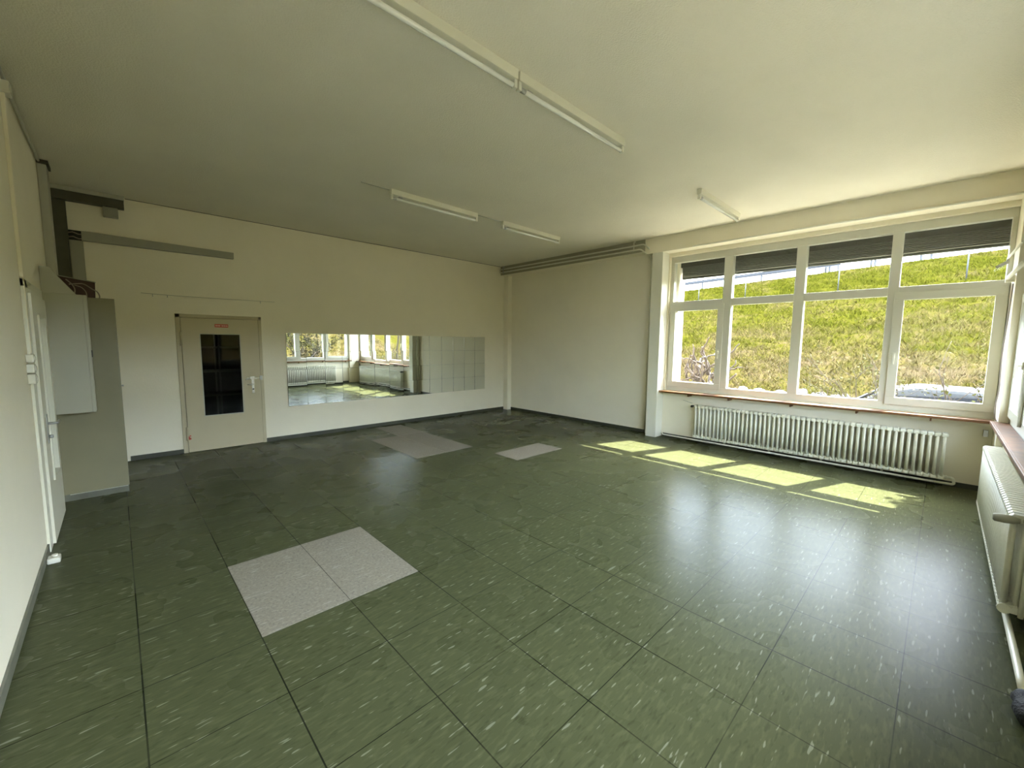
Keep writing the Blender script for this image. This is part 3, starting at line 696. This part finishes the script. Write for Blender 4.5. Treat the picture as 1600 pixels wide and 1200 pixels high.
MB().box((31.8, 4.8, 5.9), (32.2, 5.35, 6.9)).build('housing', 'railmetal', t); MB().box((31.78, 4.85, 6.05), (31.799, 5.3, 6.8)).build('door', 'steel', t)
lab = ['leftmost, in the first upper pane', 'seen through the second upper pane', 'seen through the third upper pane', 'rightmost, in the fourth upper pane']
for k, r_y in enumerate((.410, .310, .149, -.0155)):
    xx = 24.5; yy = xx*r_y; zz = float(terr(xx, yy))
    t = thing('fence_post', (xx, yy, zz), 'thin grey fence post on the hillside, %s' % lab[k], 'post', 'fence posts on the hillside')
    MB().tube([(xx, yy, zz-.1), (xx, yy, zz+1.15)], .022, 8).build('pole', 'railmetal', t)
    MB().tube([(xx, yy, zz+1.15), (xx, yy, zz+1.18)], .03, 8).build('cap', 'railmetal', t)

# blocks of pale stone at the foot of the slope
rr = random.Random(11)
def rock(loc, s, label):
    import bmesh
    bm = bmesh.new(); bmesh.ops.create_icosphere(bm, subdivisions=3, radius=1)
    ph = [rr.uniform(0, 6) for _ in range(6)]
    for v in bm.verts:
        c = v.co.copy(); k = 1+.16*math.sin(3*c.x+ph[0])*math.sin(2.5*c.y+ph[1])+.12*math.sin(5*c.z+ph[2])+.07*math.sin(7*c.x+ph[3])*math.cos(6*c.y+ph[4])
        v.co = Vector((max(-.75, min(.75, c.x))*s[0]*k, max(-.8, min(.8, c.y))*s[1]*k, max(-.72, min(.78, c.z))*s[2]*k))
    me = D.meshes.new('stone_block'); bm.to_mesh(me); bm.free(); me.materials.append(M['rock'])
    o = D.objects.new('stone_block', me); col.objects.link(o); o.location = loc; o.rotation_euler = (0, 0, rr.uniform(-.3, .3))
    return tag(o, label, 'stone', 'pale stones at the foot of the slope')
yy = 4.75; k = 0
nm_ = ['leftmost', 'second', 'third', 'fourth', 'fifth', 'sixth', 'seventh', 'eighth', 'ninth', 'tenth']
while yy > 1.6 and k < 10:
    w_ = rr.uniform(.28, .42)
    rock((12.9+rr.uniform(-.06, .06), yy, .20+rr.uniform(-.05, .05)), (.34, w_/1.5, .36), 'pale stone block at the foot of the grass slope, %s from the left' % nm_[k] if k else 'pale stone block at the foot of the grass slope, leftmost of the row')
    yy -= w_*1.22+.05; k += 1

# dead vine stump in the first field
def branch(q, p, d, L, r, depth, rnd, tips, kink=.5, split=2, wide=.6):
    pts = [Vector(p)]; dd = Vector(d).normalized(); n = 5; rs = []
    for i in range(n):
        dd = (dd + Vector((rnd.gauss(0, kink), rnd.gauss(0, kink), rnd.gauss(0, kink*.6)))*.35).normalized()
        pts.append(pts[-1]+dd*L/n)
    rs = [r*(1-.45*i/n) for i in range(n+1)]
    q.tube(pts, r, 6, rs=rs)
    tips.extend(pts[2:])
    if depth > 0:
        for _ in range(split):
            nd = (dd + Vector((rnd.gauss(0, wide), rnd.gauss(0, wide), rnd.gauss(.15, .4)))).normalized()
            branch(q, pts[rnd.randint(2, n)], nd, L*.66, r*.55, depth-1, rnd, tips, kink, split, wide)
rv = random.Random(21)
t = thing('dead_vine', (9.0, 3.40, -.55), 'gnarled leafless vine stump outside the leftmost lower pane', 'dead vine')
q = MB(); tips = []
for k in range(7): branch(q, (9.0+rv.gauss(0, .07), 3.46+rv.gauss(0, .10), -.5), (rv.gauss(0, .05), rv.gauss(0, .05), 1), 1.35, .05, 1, rv, tips, .7, 2, .3)
for k in range(16): branch(q, (9.0, 3.42+rv.gauss(0, .10), .80+rv.gauss(0, .15)), (rv.gauss(0, .3), rv.gauss(0, .35), .8), .55, .035, 1, rv, tips, 1.0, 3, .5)
q.build('trunk', 'bark', t)
# shrubs with stems and leaves
def shrub(name, base, dirs, L, r, depth, leafm, nleaf, ls, label, cat, seed, spread=.10, lean=None, split=3):
    rv = random.Random(seed)
    t = thing(name, base, label, cat)
    q = MB(); tips = []
    for d in dirs: branch(q, (base[0]+rv.gauss(0, .05), base[1]+rv.gauss(0, .05), base[2]), d, L, r, depth, rv, tips, .4, split)
    q.build('stems', 'bark', t)
    lv = MB()
    for _ in range(nleaf):
        p = rv.choice(tips)+Vector((rv.gauss(0, spread), rv.gauss(0, spread), rv.gauss(0, spread)))
        a = Vector((rv.gauss(0, 1), rv.gauss(0, 1), rv.gauss(0, 1))).normalized(); b = a.orthogonal().normalized()
        b = Matrix.Rotation(rv.uniform(0, 6.28), 3, a) @ b; s = ls*rv.uniform(.6, 1.3)
        i = len(lv.v); c = a.cross(b)*s*.3
        lv.v += [tuple(p), tuple(p+b*s*.5+c), tuple(p+b*s), tuple(p+b*s*.5-c)]; lv.f.append((i, i+1, i+2, i+3))
    o = lv.build('leaves', leafm, t)
    return t
G_ = -.55
shrub('shrub', (8.9, 1.05, G_), [(.1*k, .22*math.cos(k*1.3), 1) for k in range(-3, 4)], 1.15, .016, 2, 'leafsilver', 1500, .05, 'fine silvery-leaved shrub outside the third field of the window', 'shrub', 4, .07)
shrub('shrub', (8.6, -.25, G_), [(.25*math.sin(k*2.1), .34*math.cos(k*1.1), 1) for k in range(7)], 1.2, .018, 2, 'leafpale', 420, .06, 'thin pale-leaved shrub outside the rightmost field, before the parked car', 'shrub', 9, .05)
shrub('bush', (5.75, -3.3, G_), [(.35, .1, 1), (.2, -.2, 1), (.45, .2, .9), (.0, .1, 1), (.3, .3, 1)], 1.9, .03, 2, 'leafdark', 2600, .08, 'dark bush outside seen in the left end of the wall mirror', 'bush', 15, .09)
t = shrub('tree', (9.9, -2.3, G_), [(.0, .0, 1)], 3.6, .06, 0, 'leafdark', 4, .12, 'leafy tree outside beyond the right window corner', 'tree', 31, .13)
rv = random.Random(8); lv = MB()
for _ in range(5200):       # dense rounded crown
    d = Vector((rv.gauss(0, 1), rv.gauss(0, 1), rv.gauss(0, 1))).normalized()
    p = Vector((9.75, -2.12, 4.55)) + d*1.12*(rv.random()**.4)*(1+.12*math.sin(5*d.x+2)*math.sin(6*d.z))
    a = Vector((rv.gauss(0, 1), rv.gauss(0, 1), rv.gauss(0, 1))).normalized(); b = a.orthogonal().normalized(); s_ = .12*rv.uniform(.6, 1.3); c = a.cross(b)*s_*.35
    i = len(lv.v); lv.v += [tuple(p), tuple(p+b*s_*.5+c), tuple(p+b*s_), tuple(p+b*s_*.5-c)]; lv.f.append((i, i+1, i+2, i+3))
lv.build('crown', 'leafdark', t)

# parked car
cx, cy, cz = 10.6, .0, G_+.03
t = thing('car', (cx, cy, cz), 'silver car parked outside behind the shrub, only its roof line showing', 'car')
prof = [(-2.1, .35), (-2.1, .75), (-1.95, .95), (-1.35, 1.38), (-.9, 1.47), (.3, 1.50), (.75, 1.40), (1.35, .98), (2.0, .86), (2.15, .62), (2.12, .32)]
def carbody(profile, w0, w1, zsplit):
    q = MB(); i0 = 0; n = len(profile)
    for side in (-1, 1):
        for (u, z) in profile:
            ww = w0 if z < zsplit else w1+(w0-w1)*max(0, 1-(z-zsplit)/.5)
            q.v.append((cx+side*ww, cy+u, cz+z))
    q.f.append(tuple(range(n))); q.f.append(tuple(range(2*n-1, n-1, -1)))
    for k in range(n): q.f.append((k, (k+1) % n, n+(k+1) % n, n+k))
    return q
carbody(prof, .86, .62, .95).build('body', 'carpaint', t, bevel=.05)
q = MB()   # windscreen, rear screen, side windows as thin shells
q.prism([(cx-.60, cy+.80, cz+1.385), (cx+.60, cy+.80, cz+1.385), (cx+.74, cy+1.33, cz+1.015), (cx-.74, cy+1.33, cz+1.015)], 0, (0, .012, .016)); q.build('windscreen', 'carglass', t)
MB().prism([(cx-.60, cy-1.38, cz+1.37), (cx+.60, cy-1.38, cz+1.37), (cx+.74, cy-1.90, cz+1.0), (cx-.74, cy-1.90, cz+1.0)], 0, (0, -.012, .016)).build('rear_window', 'carglass', t)
for s in (-1, 1):
    MB().prism([(cx+s*.865, cy+1.15, cz+.99), (cx+s*.70, cy+.72, cz+1.34), (cx+s*.66, cy-.85, cz+1.40), (cx+s*.70, cy-1.30, cz+1.33), (cx+s*.865, cy-1.55, cz+.99)], 0, (s*.012, 0, 0)).build('side_window', 'carglass', t)
    for yy in (-1.3, 1.35): MB().tube([(cx+s*.70, cy+yy, cz+.31), (cx+s*.88, cy+yy, cz+.31)], .31, 20).build('wheel', 'tyre', t)
